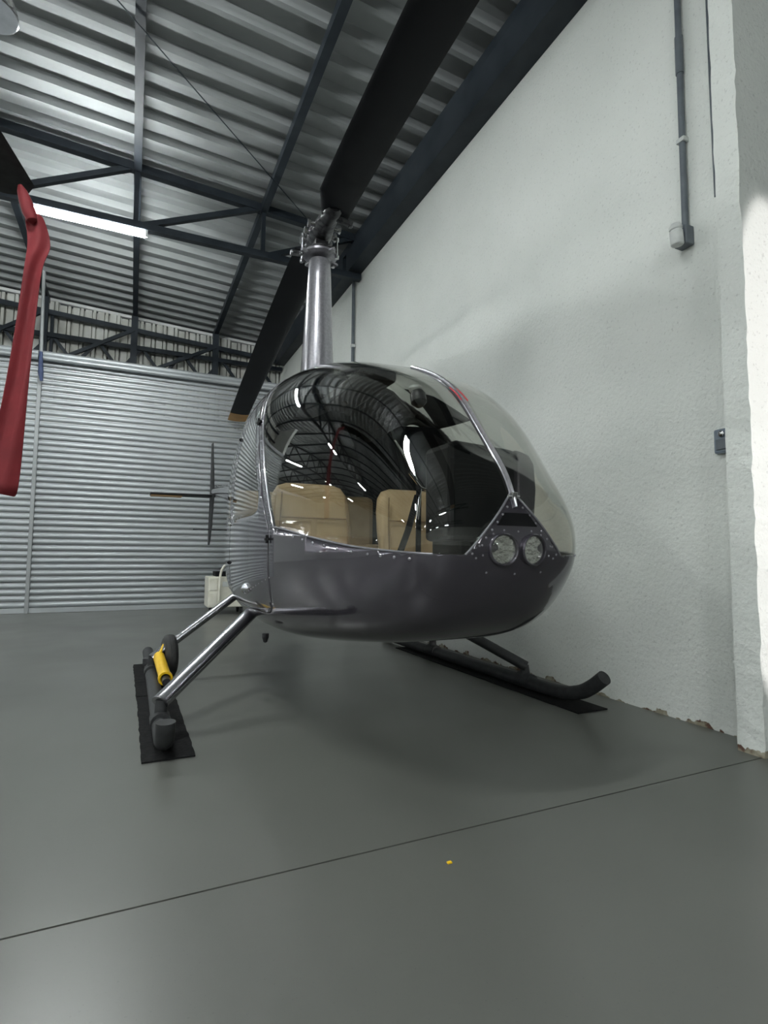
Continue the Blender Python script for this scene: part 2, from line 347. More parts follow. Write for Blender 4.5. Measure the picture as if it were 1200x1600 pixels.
# fluorescent fixtures
def fixture(x, Y, label, z=4.515):
    t = tag(empty('fluorescent_lamp', (x, Y, z)), label, 'lamp', 'fluorescent truss lamps')
    b = MB(); b.loft([[(xx, -.030, .0), (xx, -.022, .045), (xx, .022, .045), (xx, .030, .0), (xx, .028, -.006), (xx, -.028, -.006)] for xx in (-.61, .61)])
    b.build('housing', M['white'], t)
    for s in (-1, 1):
        MB().sweep([(-.585, s*.026, -.035), (.585, s*.026, -.035)], .0165, 12).build('tube', M['tube'], t, smooth=True)
        for e in (-1, 1): MB().box((e*.598-.012, s*.026-.018, -.055), (e*.598+.012, s*.026+.018, 0)).build('lamp_holder', M['white'], t)
    MB().bar((-.25, 0, .03), (-.25, 0, .10), .05, .03).bar((.3, 0, .03), (.3, 0, .10), .03, .03).build('hanger', M['galv'], t)
    return t
rowname = {6.6: 'the truss beyond the rotor mast', 1.4: 'the truss above the helicopter nose', -3.4: 'the truss behind the viewpoint', -8.4: 'the truss by the front wall'}
colname = {-.58: 'nearest the right wall', -4.6: 'second from the right wall', -9.6: 'below the ridge', -15.2: 'in the far left row'}
for Y in rowname:
    for X in colname:
        if (X, Y) == (-.58, 6.6): fixture(X, Y, 'lit fluorescent batten lamp on the roof truss beside the red cloth')
        else: fixture(X, Y, 'lit fluorescent batten on %s, %s' % (rowname[Y], colname[X]))
for Y, nY in ((11.6, 'first truss of the deep left bay'), (16.6, 'second truss of the deep left bay')):
    for X, nX in ((-6.2, 'nearest the inner wall'), (-10.8, 'below the ridge'), (-16.2, 'nearest the left wall')):
        fixture(X, Y, 'lit fluorescent batten on the %s, %s' % (nY, nX))
# bracing cable under the roof
tag(MB().sweep([(-1.35, 3.5, 5.22), (2.02, 6.55, 5.06)], .006, 6).build('bracing_cable', M['steel']), 'thin dark bracing cable running diagonally under the roof', 'cable')
# ------------------------------------------------------------------ helicopter
MX, MY = 1.25, 3.95
heli = tag(empty('helicopter', (MX, MY, 0)), 'charcoal grey light helicopter with bubble windshields parked by the white wall', 'helicopter')
UN = 2.385
PP = [0.316, 0.419, 0.569, 0.685, 0.626, 1.792, 2.026, 2.139, 1.903, 0.753, 0.558, 0.462, 0.396, 2.792, 3.84, 0.902, 0.937]
def pch(xs, ys):
    xs = np.array(xs, float); ys = np.array(ys, float); d = np.diff(ys)/np.diff(xs); m = np.zeros(len(xs))
    for i in range(1, len(xs)-1):
        if d[i-1]*d[i] > 0:
            w1 = 2*(xs[i+1]-xs[i])+(xs[i]-xs[i-1]); w2 = (xs[i+1]-xs[i])+2*(xs[i]-xs[i-1]); m[i] = (w1+w2)/(w1/d[i-1]+w2/d[i])
    m[0] = d[0]; m[-1] = d[-1]
    def f(x):
        x = np.clip(np.asarray(x, float), xs[0], xs[-1]); i = np.clip(np.searchsorted(xs, x, side='right')-1, 0, len(xs)-2)
        h = xs[i+1]-xs[i]; t = (x-xs[i])/h
        return (2*t**3-3*t**2+1)*ys[i]+(t**3-2*t**2+t)*h*m[i]+(-2*t**3+3*t**2)*ys[i+1]+(t**3-t**2)*h*m[i+1]
    return f
w1, w2, w3, w4, wr_, t1, t2, t3, t4, b1, b2, b3, b4, NU, NL, ZN, ZM = PP
fW = pch([0, .22, .5, .85, 1.25, 1.6, 2.0], [0, w1, w2, w3, w4, wr_, .25])
fT = pch([0, .22, .45, .67, .9, 1.25, 1.6, 2.0], [ZN, 1.115, 1.32, 1.6, t1, t2, t3, t4])
fB = pch([0, .22, .5, .85, 1.25, 1.6, 2.0], [ZN, b1, b2, b3, b4, b4+.03, .9])
# light smoothing of the curves so that reflections flow
SG = np.linspace(0, 2, 401)
def smooth_tab(f):
    y = f(SG); k = np.hanning(61); k /= k.sum(); ext = np.concatenate([2*y[0]-y[30:0:-1], y, 2*y[-1]-y[-2:-32:-1]])
    ys = np.convolve(ext, k, 'valid'); return lambda s: np.interp(s, SG, ys)
fW, fT, fB = smooth_tab(fW), smooth_tab(fT), smooth_tab(fB)
def sect(s):
    k = min(s/.85, 1.); k = k*k*(3-2*k)
    return float(fW(s)), float(fT(s)), float(fB(s)), ZN+(ZM-ZN)*k, 2+(NU-2)*k, 2+(NL-2)*k
def surf_x(u, z):
    W, zT, zB, zM, nu, nl = sect(math.sqrt(max(UN-u, 0)))
    if z >= zM: a, n = (z-zM)/max(zT-zM, 1e-6), nu
    else: a, n = (zM-z)/max(zM-zB, 1e-6), nl
    return W*(1-a**n)**(1/n) if a < 1 else 0.
def surf_u(x, z):
    # forward-most u on the surface for given |x|, z
    lo, hi = .4, UN
    for _ in range(40):
        m = (lo+hi)/2
        if surf_x(m, z) > abs(x): lo = m
        else: hi = m
    return lo
def surf_zt(x, u):
    W, zT, zB, zM, nu, nl = sect(math.sqrt(max(UN-u, 0))); a = min(abs(x)/max(W, 1e-6), 1)
    return zM+(zT-zM)*(1-a**nu)**(1/nu)
def L(x, u, z): return Vector((x, -u, z))
def normal_at(x, u, z):
    # outward normal by implicit function |x|-surf_x(u,z)
    e = 2e-3; s = 1 if x >= 0 else -1
    gu = -(surf_x(u+e, z)-surf_x(u-e, z))/(2*e); gz = -(surf_x(u, z+e)-surf_x(u, z-e))/(2*e)
    return Vector((s, -gu, gz)).normalized()
NS, NT = 130, 176
bm = bmesh.new(); grid = []
for i in range(NS):
    s = 2.0*i/(NS-1); u = UN-s*s; W, zT, zB, zM, nu, nl = sect(s); row = []
    for j in range(NT):
        th = 2*math.pi*j/NT; c_, s_ = math.cos(th), math.sin(th); n = nu if s_ > 0 else nl
        x = W*math.copysign(abs(c_)**(2/n), c_); z = zM+((zT-zM) if s_ > 0 else (zM-zB))*math.copysign(abs(s_)**(2/n), s_)
        row.append(bm.verts.new((x, -u, z)))
    grid.append(row)
for i in range(NS-1):
    for j in range(NT):
        try: bm.faces.new((grid[i][j], grid[i+1][j], grid[i+1][(j+1) % NT], grid[i][(j+1) % NT]))
        except ValueError: pass
bm.faces.new(grid[-1])
bmesh.ops.remove_doubles(bm, verts=bm.verts, dist=1e-5)
bmesh.ops.dissolve_degenerate(bm, edges=bm.edges, dist=1e-6)
bmesh.ops.recalc_face_normals(bm, faces=bm.faces)
def cut(bm, f):
    val = {}
    for v in bm.verts: val[v] = f(v.co.x, -v.co.y, v.co.z)
    new = set()
    for e in list(bm.edges):
        a, b = e.verts; fa, fb = val[a], val[b]
        if (fa > 1e-7 and fb < -1e-7) or (fa < -1e-7 and fb > 1e-7):
            t = fa/(fa-fb)
            if t < .02: val[a] = 0; new.add(a); continue
            if t > .98: val[b] = 0; new.add(b); continue
            ne, nv = bmesh.utils.edge_split(e, a, t); val[nv] = 0; new.add(nv)
    for fc in list(bm.faces):
        vs = [v for v in fc.verts if abs(val[v]) <= 1e-7]
        if len(vs) >= 2 and any(val[v] > 1e-7 for v in fc.verts) and any(val[v] < -1e-7 for v in fc.verts):
            for q in range(len(vs)):
                done = False
                for r_ in range(q+1, len(vs)):
                    if not bm.edges.get((vs[q], vs[r_])):
                        try: bmesh.utils.face_split(fc, vs[q], vs[r_]); done = True
                        except ValueError: pass
                        break
                if done: break
zs_f = pch([-2, .5, 1.36, 1.72, 2.04, 2.25, 2.4], [1.1, 1.03, .985, .93, .885, .868, .858])
up_f = pch([.2, .95, 1.09, 1.26, 1.407, 1.645, 1.872, 2.2], [1.37, 1.352, 1.285, 1.195, 1.108, .905, .66, .30])
def smax(k, *a):
    m = a[0]
    for b in a[1:]:
        h = max(k-abs(m-b), 0)/k; m = max(m, b)+h*h*k*.25
    return m
zs = lambda u: float(zs_f(u)); upz = lambda z: float(up_f(z))
f_sill = lambda x, u, z: z-zs(u)
f_post = lambda x, u, z: u-upz(z)
f_fil = lambda x, u, z: abs(x)-.90*(1.095-z)
def f_door(x, u, z): return smax(.16, u-(upz(z)-.06), .26-u, .56-z, z-1.88) if abs(x) > .2 else .5
def f_dwin(x, u, z): return smax(.14, u-(upz(z)-.125), .33-u, 1.06-z, z-1.80) if abs(x) > .2 else .5
def f_rdoor(x, u, z): return smax(.16, u-.235, -.52-u, .62-z, z-1.86) if abs(x) > .2 else .5
def f_rwin(x, u, z): return smax(.14, u-.17, -.44-u, 1.08-z, z-1.78) if abs(x) > .2 else .5
for f in (f_sill, f_post, f_fil, lambda x, u, z: abs(x)-.012,
          lambda x, u, z: f_door(x, u, z)-.003, lambda x, u, z: f_door(x, u, z)+.003, f_dwin,
          lambda x, u, z: f_rdoor(x, u, z)-.003, lambda x, u, z: f_rdoor(x, u, z)+.003, f_rwin):
    cut(bm, f)
regions = {}
for fc in bm.faces:
    c_ = fc.calc_center_median(); x, u, z = c_.x, -c_.y, c_.z; side = 'L' if x < 0 else 'R'
    if f_post(x, u, z) > 0 and f_sill(x, u, z) > 0 and (z > 1.095 or f_fil(x, u, z) > 0):
        r = 'bow' if abs(x) < .012 else 'shield'+side
    elif f_dwin(x, u, z) < 0: r = 'dwin'+side
    elif f_rwin(x, u, z) < 0: r = 'rwin'+side
    elif f_door(x, u, z) < -.003: r = 'door'+side
    elif f_rdoor(x, u, z) < -.003: r = 'rdoor'+side
    elif f_door(x, u, z) < .003 or f_rdoor(x, u, z) < .003: r = 'gap'+side
    elif z > zs(u) or f_post(x, u, z) > 0 and f_sill(x, u, z) > 0: r = 'hull'
    else: r = 'hull'
    regions.setdefault(r, []).append(fc)
def region_obj(r, name, mats, parent, thick, offs=-1):
    vi = {}; vs = []; fs = []; nn = []
    for fc in regions[r]:
        idx = []
        for v in fc.verts:
            if v not in vi: vi[v] = len(vs); vs.append(v.co[:]); nn.append(v.normal[:])
            idx.append(vi[v])
        fs.append(idx)
    me = bpy.data.meshes.new(name); me.from_pydata(vs, [], fs)
    for m in mats: me.materials.append(m)
    me.polygons.foreach_set('use_smooth', [True]*len(me.polygons))
    o = bpy.data.objects.new(name, me); C.objects.link(o); o.parent = parent
    s = o.modifiers.new('shell', 'SOLIDIFY'); s.thickness = thick; s.offset = offs
    if len(mats) > 1: s.material_offset = 1; s.material_offset_rim = 1
    return o
bm.normal_update()
hull = region_obj('hull', 'fuselage', [M['paint'], M['liner']], heli, .014)
region_obj('bow', 'windshield_bow', [M['silver'], M['black']], heli, .012)
for sd, nm in (('L', 'windshield nearest the camera'), ('R', 'windshield on the wall side')):
    g = region_obj('shield'+sd, 'windshield', [M['glass']], heli, .004); g['label'] = 'tinted bubble ' + nm
for sd in 'LR':
    d = region_obj('door'+sd, 'cabin_door', [M['paint'], M['liner']], heli, .014); region_obj('dwin'+sd, 'door_window', [M['glass']], d, .004)
    d2 = region_obj('rdoor'+sd, 'cabin_door', [M['paint'], M['liner']], heli, .014); region_obj('rwin'+sd, 'door_window', [M['glass']], d2, .004)
    region_obj('gap'+sd, 'door_gap', [M['black']], heli, .010)
bm.free()
# bow strip on the outside, from the nose fillet to the roof
pts = []
for k in range(34):
    z = 1.03+(1.80-1.03)*k/33; pts.append(L(0, surf_u(.0005, z), z))
out = [p + Vector((0, -.5, .86)).normalized()*.004 for p in pts]
MB().sweep(out, .0085, 8, ell=(1.1, .8), upv=(1, 0, 0)).build('bow_strip', M['silver'], heli, smooth=True)
clip = L(0, surf_u(.0005, 1.075), 1.075)
MB().bar(clip+Vector((-.024, -.006, 0)), clip+Vector((.024, -.006, 0)), .012, .01).bar(clip+Vector((0, -.004, -.014)), clip+Vector((0, -.012, .014)), .022, .012).build('bow_clamp', M['chrome'], heli, bevel=.002)
# trims along windshield edges
def trim_path(fx, n=40): return [fx(i/(n-1)) for i in range(n)]
for sx in (-1, 1):
    def post(t):
        z = .985+(1.985-.985)*t; u = upz(z); x = surf_x(u, z)*sx
        return L(x, u, z)
    pth = [p for p in trim_path(post, 60) if abs(p.x) > .03]
    # carry the arc over the roof to the middle
    MB().sweep(pth, .0042, 8).build('windshield_trim', M['silver'], heli, smooth=True)
    def sill(t):
        u = 1.352+(2.325-1.352)*t; z = zs(u); return L(surf_x(u, z)*sx, u, z)
    MB().sweep(trim_path(sill, 50), .0045, 6).build('sill_trim', M['silver'], heli, smooth=True)
    def fil(t):
        z = .862+(1.09-.862)*t; x = .90*(1.095-z); return L(x*sx, surf_u(x, z), z)
    MB().sweep(trim_path(fil, 16), .004, 6).build('fillet_trim', M['silver'], heli, smooth=True)
# rivets
rv = MB()
def rivet(x, u, z, r=.0068):
    n = normal_at(x, u, z) if abs(x) > .1 else Vector((0, -1, .1)).normalized()
    rv.lathe(L(x, u, z)-n*.001, n, [(r, 0), (r*.85, r*.5), (r*.4, r*.85), (0, r*.95)], 7)
for sx in (-1, 1):
    u = 1.30
    while u < 2.32:
        z = zs(u)-.022; rivet(surf_x(u, z)*sx, u, z); u += .085*(1 if u < 2 else .75)
    for k in range(15):
        z = 1.0+.058*k; u = upz(z)-.028; rivet(surf_x(u, z)*sx, u, z, .0045)
    for k in range(7):
        z = .865+.028*k; x = .90*(1.095-z)-.022
        if x > .03: rivet(x*sx, surf_u(x, z), z, .005)
    for (x, z) in ((.105, .935), (.0, .945), (.150, .895), (.145, .86), (.12, .80), (.0, .795), (.06, .948), (.17, .85)):
        rivet(x*sx, surf_u(x, z), z, .0045)
    for k in range(8):
        u = .95+.05*k; z = .66+.012*k; rivet(surf_x(u, z)*sx, u, z, .004)
rvo = rv.build('rivets', M['silver'], heli, smooth=True); rvo['kind'] = 'stuff'
# nose vent and landing lights
def nose_pt(x, z, off=0.): return L(x, surf_u(abs(x)+1e-4, z)+off, z)
vt = MB(); n = 9; top = []; bot = []
for k in range(n):
    t = k/(n-1)*2-1; top.append(nose_pt(.052*t, 1.012, .0025)); bot.append(nose_pt(.088*t, .966, .0025))
vt.add(top+bot+[p+Vector((0, .03, 0)) for p in top+bot], [(k, k+1, n+k+1, n+k) for k in range(n-1)] + [(2*n+k, 3*n+k, 3*n+k+1, 2*n+k+1) for k in range(n-1)]
       + [(k, 2*n+k, 2*n+k+1, k+1) for k in range(n-1)] + [(n+k, n+k+1, 3*n+k+1, 3*n+k) for k in range(n-1)] + [(0, n, 3*n, 2*n), (n-1, 3*n-1, 4*n-1, 2*n-1)])
vt.build('nose_vent', M['black'], heli)
for sx in (-1, 1):
    x = .066*sx; z = .881; p = nose_pt(x, z); nrm = (Vector((x*1.6, -1, -.06))).normalized()
    ll = MB(); ll.lathe(p-nrm*.012, nrm, [(.050, 0), (.0585, .006), (.0585, .020), (.055, .024), (.0505, .022), (.049, .012)], 36)
    ring = ll.build('landing_light', M['paint'], heli, smooth=True)
    MB().lathe(p-nrm*.012, nrm, [(.0, -.022), (.02, -.018), (.038, -.004), (.049, .013)], 32).build('light_reflector', M['reflector'], ring, smooth=True)
    MB().lathe(p-nrm*.012, nrm, [(.0495, .016), (.040, .0225), (.025, .0265), (.010, .0285), (0, .029)], 32).build('light_lens', M['lens'], ring, smooth=True)
    MB().lathe(p-nrm*.026, nrm, [(.0, 0), (.011, .001), (.011, .016), (.007, .02), (0, .021)], 16).build('light_bulb', M['chrome'], ring, smooth=True)
# yaw strings
for sx in (-1, 1):
    a = L(.016*sx-.004, surf_u(.012, 1.585)+.008, 1.585); b = L(.016*sx+.008, surf_u(.03, 1.515)+.006, 1.515)
    MB().sweep([a, (a+b)/2+Vector((0, -.002, .002)), b], .0022, 6).build('yaw_string', M['redyarn'], heli)
# door hinges, handle, fuel drain
for sx in (-1, 1):
    for z in (.93, 1.60):
        u = upz(z)-.055; x = surf_x(u, z)*sx; nrm = normal_at(x, u, z)
        MB().bar(L(x, u+.02, z)+nrm*.004, L(x, u-.05, z)+nrm*.006, .014, .012).lathe(L(x, u-.01, z-.02)+nrm*.01, (0, 0, 1), [(.007, 0), (.007, .04)], 8).build('hinge', M['black'], heli)
    for z in (1.05, 1.10, .80, 1.62):
        u = .25; x = surf_x(u, z)*sx; nrm = normal_at(x, u, z)
        MB().lathe(L(x, u, z), nrm, [(.012, 0), (.012, .006), (.006, .014), (0, .016)], 10).build('door_latch', M['chrome'] if 1 < z < 1.2 else M['black'], heli, smooth=True)
    x = surf_x(.91, .67)*sx; nrm = normal_at(x, .91, .67)
    MB().lathe(L(x, .91, .67), nrm, [(.030, 0), (.030, .006), (.023, .020), (.012, .03), (0, .033)], 18).build('vent_cap', M['chrome'], heli, smooth=True)
    MB().lathe(L(.58*sx, 1.0, .435), (0, 0, -1), [(.018, 0), (.018, .02), (.01, .045), (0, .05)], 10).build('belly_fitting', M['hubdark'], heli)
# mast fairing and rotor head
def mast_ring(z, w, c, k=28):
    out = []
    for i in range(k):
        t = 2*math.pi*i/k; y_ = math.sin(t); x_ = math.cos(t)
        yy = y_*(w/2) if y_ < 0 else y_*(c-w/2)
        xx = x_*(w/2)*(1 if y_ < 0 else (1-.35*y_))
        out.append((xx, yy, z))
    return out
MB().loft([mast_ring(1.98, .262, .62), mast_ring(2.2, .25, .5), mast_ring(2.6, .216, .40), mast_ring(3.0, .182, .28), mast_ring(3.125, .172, .25), mast_ring(3.14, .155, .22)]).build('mast_fairing', M['silver'], heli, smooth=True)
AZ = math.atan(.0457); HZ = 3.36
hub = MB()
hub.lathe((0, .02, 3.12), (0, 0, 1), [(.045, 0), (.045, .08), (.036, .08), (.036, .30)], 20)
hub.build
rh = hub.build('rotor_head', M['hub'], heli, smooth=True)
sw = MB(); sw.lathe((0, 0, 3.165), (0, 0, 1), [(.05, 0), (.12, .004), (.135, .012), (.135, .028), (.11, .034), (.05, .03)], 28)
for a in (0, 90, 180, 270):
    dx, dy = math.cos(math.radians(a+20)), math.sin(math.radians(a+20)); sw.bar((dx*.10, dy*.10, 3.182), (dx*.172, dy*.172, 3.172), .03, .018)
sw.build('swashplate', M['silver'], rh, smooth=True)
sw2 = MB(); sw2.lathe((0, 0, 3.21), (0, 0, 1), [(.05, 0), (.095, .004), (.10, .02), (.06, .05), (.045, .07)], 24).box((-.05, -.05, 3.25), (.05, .05, 3.29)); sw2.build('upper_swashplate', M['hubdark'], rh, smooth=True)
for dx, dy in ((-.150, -.02), (.13, .06), (-.12, .09), (.115, -.075)):
    b = MB(); b.sweep([(dx, dy, 3.15), (dx*.97, dy, 3.30)], .009, 8).sweep([(dx, dy, 3.15), (dx, dy, 3.175)], .016, 10).sweep([(dx*.97, dy, 3.29), (dx*.97, dy, 3.315)], .018, 10); b.build('pitch_link', M['chrome'], rh, smooth=True)
# teetering hub block turned along the blade line
ca, sa = math.cos(AZ), math.sin(AZ)
def B(r, c, z):   # r along blade axis (+ toward tail), c across, z up
    return Vector((r*sa + c*ca, r*ca - c*sa, z))
hb = MB()
ringsH = []
for r, w, h_ in ((-.24, .05, .05), (-.20, .075, .075), (-.09, .085, .10), (0, .10, .115), (.09, .085, .10), (.20, .075, .075), (.24, .05, .05)):
    ringsH.append([B(r, w*math.cos(t), HZ+h_*.5*math.sin(t)*1.2) for t in [2*math.pi*k/16 for k in range(16)]])
hb.loft(ringsH); hb.build('teetering_hub', M['hub'], rh, smooth=True)
for r in (-.12, 0, .12):
    b = MB(); b.sweep([B(r, -.115, HZ), B(r, .115, HZ)], .024, 14).sweep([B(r, -.128, HZ), B(r, -.112, HZ)], .034, 6).sweep([B(r, .112, HZ), B(r, .128, HZ)], .034, 6); b.build('hinge_bolt', M['chrome'], rh, smooth=True)
for s_ in (-1, 1):
    b = MB(); b.lathe(B(s_*.20, 0, HZ), B(s_, 0, -.02*s_ if s_ > 0 else 0).normalized()*1. if False else (B(1, 0, 0)*s_), [(.052, 0), (.060, .02), (.060, .10), (.066, .11), (.066, .15), (.045, .19)], 22); b.build('spindle_boot', M['hubdark'], rh, smooth=True)
    b = MB(); b.bar(B(s_*.29, -s_*.03, HZ-.02), B(s_*.27, -s_*.17, HZ-.04), .05, .028).bar(B(s_*.27, -s_*.16, HZ-.06), B(s_*.27, -s_*.16, HZ-.02), .03, .03); b.build('pitch_horn', M['hub'], rh, bevel=.004)
    b = MB()
    for k in range(5): b.lathe(B(s_*(.16+.018*k), .045-.02*k, HZ+.045), (0, 0, 1), [(.012, 0), (.012, .02), (.006, .03), (0, .031)], 8)
    b.build('hub_bolts', M['chrome'], rh)
# blades
def blade(s_, droop):
    b = MB(); rings = []
    st = [(.25, .13, .05), (.30, .15, .045), (.525, .275, .036), (.53, .275, .036), (.66, .285, .032)] + [(.66+k*.404, .285, .030) for k in range(1, 11)]
    for r, c, t in st:
        z = HZ + droop*(max(r-.3, 0)/4.73)**1.5; prof = []
        le = .15 if r > .52 else .06+.09*(r-.25)/.28
        # leading edge on fixed side, root tapers from the hub
        f = c/.285
        for k in range(16):
            a = 2*math.pi*k/16; xc = .5*(1+math.cos(a)); yt = t*(2.6*math.sqrt(max(xc, 0))*(1-xc)*.55+.02)*(1 if math.sin(a) >= 0 else -1)*1.0
            cc = le-(le+.14)*xc
            prof.append(B(s_*r, s_*cc, z+yt))
        rings.append(prof)
    b.loft(rings); o = b.build('rotor_blade', M['blade'], rh, smooth=True)
    # ochre tip cap
    b = MB(); tip = []
    for r in (st[-1][0]+.0005, 5.03):
        z = HZ+droop*(max(r-.3, 0)/4.73)**1.5
        tip.append([B(s_*r, s_*(.15-.29*.5*(1+math.cos(a))), z+.018*math.sin(a)) for a in [2*math.pi*k/16 for k in range(16)]])
    b.loft(tip); b.build('blade_tip', M['ochre'], rh, smooth=True)
    return o
blade(1, -.34); blade(-1, -.30)
# undercarriage
for sx in (-1, 1):
    X0 = 1.09*sx if sx < 0 else 1.10
    if sx < 0: path = [(X0, .98, .052), (X0, .6, .050), (X0, -.6, .050), (X0, -1.15, .050), (X0, -1.33, .054), (X0, -1.415, .075), (X0, -1.452, .115), (X0, -1.458, .160)]
    else: path = [(X0, 1.1, .052), (X0, .6, .050), (X0, -.9, .050), (X0, -1.35, .054), (X0, -1.52, .085), (X0, -1.62, .135), (X0+.005, -1.71, .205)]
    MB().sweep(smoothpath(path, 7), .040, 18).build('skid_tube', M['skid'], heli, smooth=True)
    for u, xb, zb_, yt in ((1.064, .595, .488, -.60), (-.13, .538, .517, .35)):
        foot = (X0+.0*sx, -u, .075); topb = (xb*sx, yt, zb_)
        a = Vector((X0+.005*sx, -u, .145)); d = Vector(topb)-a
        MB().sweep([a, a+d*.5, Vector(topb)+d*.36], .036 if u > 0 else .030, 18, ell=(1.5, .8) if False else (1.35, .9)).build('cross_tube', M['strut'] if sx < 0 else M['skid'], heli, smooth=True)
        MB().sweep([(X0, -u-.06, .060), (X0, -u+.06, .060)], .047, 16).build('skid_saddle', M['skid'], heli, smooth=True)
        MB().sweep([foot, a+d*.02], .030, 14).build('cross_tube_foot', M['skid'], heli, smooth=True)
# belly keel and antenna bits
# tail boom, fin, stabiliser
boom = MB(); rings = []
for k in range(13):
    t = k/12; u_ = -1.45-(4.25-1.45)*t; xo = -.17*t; r = .20-.145*t; zc = 1.45+.30*t
    rings.append([(xo+r*math.cos(a), -u_, zc+r*1.1*math.sin(a)) for a in [2*math.pi*j/16 for j in range(16)]])
boom.loft(rings); tb = boom.build('tail_boom', M['paint'], heli, smooth=True)
def foil_ring(c, y, chord, th, along):
    return c
def vfoil(x, z, y0, ch, th):
    return [(x+th*math.sin(a)*.5, y0+ch*.5*(1-math.cos(a)), z) for a in [2*math.pi*j/14 for j in range(14)]]
fin = MB(); fin.loft([vfoil(-.195, 2.50, 4.42, .20, .022), vfoil(-.20, 1.72, 4.15, .38, .05), vfoil(-.205, 1.25, 4.25, .32, .04), vfoil(-.21, .98, 4.40, .16, .022)])
fin.build('tail_fin', M['skid'], heli, smooth=True)
st = MB()
st.loft([[(xx, 4.18+ch*.5*(1-math.cos(a)), 1.69+.012*(xx+.2)+.022*math.sin(a)) for a in [2*math.pi*j/14 for j in range(14)]] for xx, ch in ((-1.035, .30), (-.17, .34))])
so_ = st.build('tail_stabiliser', M['skid'], heli, smooth=True)
MB().box((-1.03, 4.22, 1.655), (-.62, 4.46, 1.662)).build('stabiliser_plate', M['ochre'], so_)
MB().bar((-.45, 4.35, 1.20), (.02, 4.35, 1.20), .02, .02).build('tail_guard', M['hubdark'], heli)
tr = MB(); tr.lathe((-.10, 4.25, 1.74), (1, 0, 0), [(.05, 0), (.06, .05), (.06, .20), (.03, .26)], 14); tr.build('tail_gearbox', M['hub'], heli, smooth=True)
for a in (0, math.pi):
    b = MB(); y0, z0 = 4.25, 1.74; dy, dz = math.cos(a+.5), math.sin(a+.5)
    b.bar((.18, y0+dy*.06, z0+dz*.06), (.18, y0+dy*.72, z0+dz*.72), .012, .12, (0, -dz, dy)); b.build('tail_rotor_blade', M['skid'], heli, bevel=.004)
MB().box((-.165, 4.1, 1.79), (-.04, 4.2, 1.83)).build('tail_light', M['chrome'], heli, bevel=.006)
# ------------------------------------------------------------------ cabin interior
def rbox(b, x0, x1, y0, y1, z0, z1):
    return b.box((x0, y0, z0), (x1, y1, z1))
cf = MB(); rg = []
for k in range(16):
    u = 2.0-2.4*k/15; hw = max(surf_x(u, .52)-.05, .02); rg.append([(-hw, -u, .54), (hw, -u, .54), (hw, -u, .52), (-hw, -u, .52)])
cf.loft(rg).build('cabin_floor', M['trim_in'], heli)
bk = MB()
rg = []
for k in range(9):
    z = .52+(1.98-.52)*k/8; hw = surf_x(-.40, z)-.03; rg.append([(-hw, .36, z), (hw, .36, z), (hw, .39, z), (-hw, .39, z)])
bk.loft(rg); bk.build('rear_bulkhead', M['liner'], heli)
def seat(cx, cy, label, w=.47, h=.80):
    t = MB(); zb_ = .80
    # cushion, rounded
    t.box((cx-w/2, cy-.46, zb_-.12), (cx+w/2, cy+.02, zb_+.02)); o = t.build('seat', M['leather'], heli, smooth=True, bevel=.05)
    MB().box((cx-w/2+.06, cy-.40, .545), (cx+w/2-.06, cy+.10, zb_-.12)).build('seat_base', M['trim_in'], o)
    b = MB(); rings = []
    for (z, ww, th, yo) in ((.78, .90, .08, 0), (.84, .97, .11, .0), (1.0, 1.0, .12, .03), (1.12, .98, .12, .055), (1.20, .92, .11, .075), (1.245, .80, .085, .085), (1.262, .60, .05, .09)):
        a = w/2*ww; n_ = 24; ring = []
        for k in range(n_):
            q = 2*math.pi*k/n_; cx_ = math.copysign(abs(math.cos(q))**.45, math.cos(q)); sy_ = math.copysign(abs(math.sin(q))**.6, math.sin(q))
            ring.append((cx+a*cx_, cy+.03+yo+th*.5*sy_, z))
        rings.append(ring)
    b.loft(rings); bo = b.build('backrest', M['leather'], o, smooth=True)
    p = MB()
    for q in (-.42, .42):
        p.sweep([(cx+w*q*.98, cy+.03-.058, .80), (cx+w*q, cy+.03-.035, 1.02), (cx+w*q*.93, cy+.05-.033, 1.20)], .0045, 6)
    p.sweep([(cx-w*.40, cy-.004, 1.06), (cx+w*.40, cy-.004, 1.06)], .0045, 6)
    p.build('piping', M['leather_dk'], o)
    o['label'] = label
    return o
seat(-.325, -1.02, 'tan leather front seat on the camera side')
seat(.325, -1.02, 'tan leather front seat on the wall side')
for cx in (-.30, .30):
    b = MB(); b.box((cx-.29, .02, .78), (cx+.29, .34, .94)); o = b.build('rear_seat', M['leather'], heli, bevel=.04)
    MB().box((cx-.29, .22, .9), (cx+.29, .34, 1.34)).build('backrest', M['leather'], o, bevel=.05)
# instrument console between the front seats
co = MB()
co.loft([[(x, y, z) for x, y in ((.02, -1.98), (.30, -1.98), (.30, -1.72), (.02, -1.72))] for z in (.54, .95)])
ped = co.build('console_pedestal', M['black'], heli, bevel=.02)
pn = MB(); prof = [(-.06, .92), (.35, .92), (.37, 1.15), (.362, 1.27), (.33, 1.315), (.25, 1.33), (-.02, 1.345), (-.06, 1.33)]
pn.loft([[(x, -2.02+.0*z, z) for x, z in prof], [(x, -1.80, z) for x, z in prof]])
po = pn.build('instrument_panel', M['black'], heli, bevel=.02)
sh = MB(); sh.loft([[(x, -2.06, z) for x, z in ((.26, .95), (.34, .95), (.358, 1.15), (.348, 1.26), (.32, 1.30), (.26, 1.315))], [(x, -2.024, z) for x, z in ((.26, .95), (.345, .95), (.366, 1.15), (.357, 1.268), (.328, 1.31), (.26, 1.325))]])
sh.build('panel_shroud', M['paint'], po, bevel=.008)
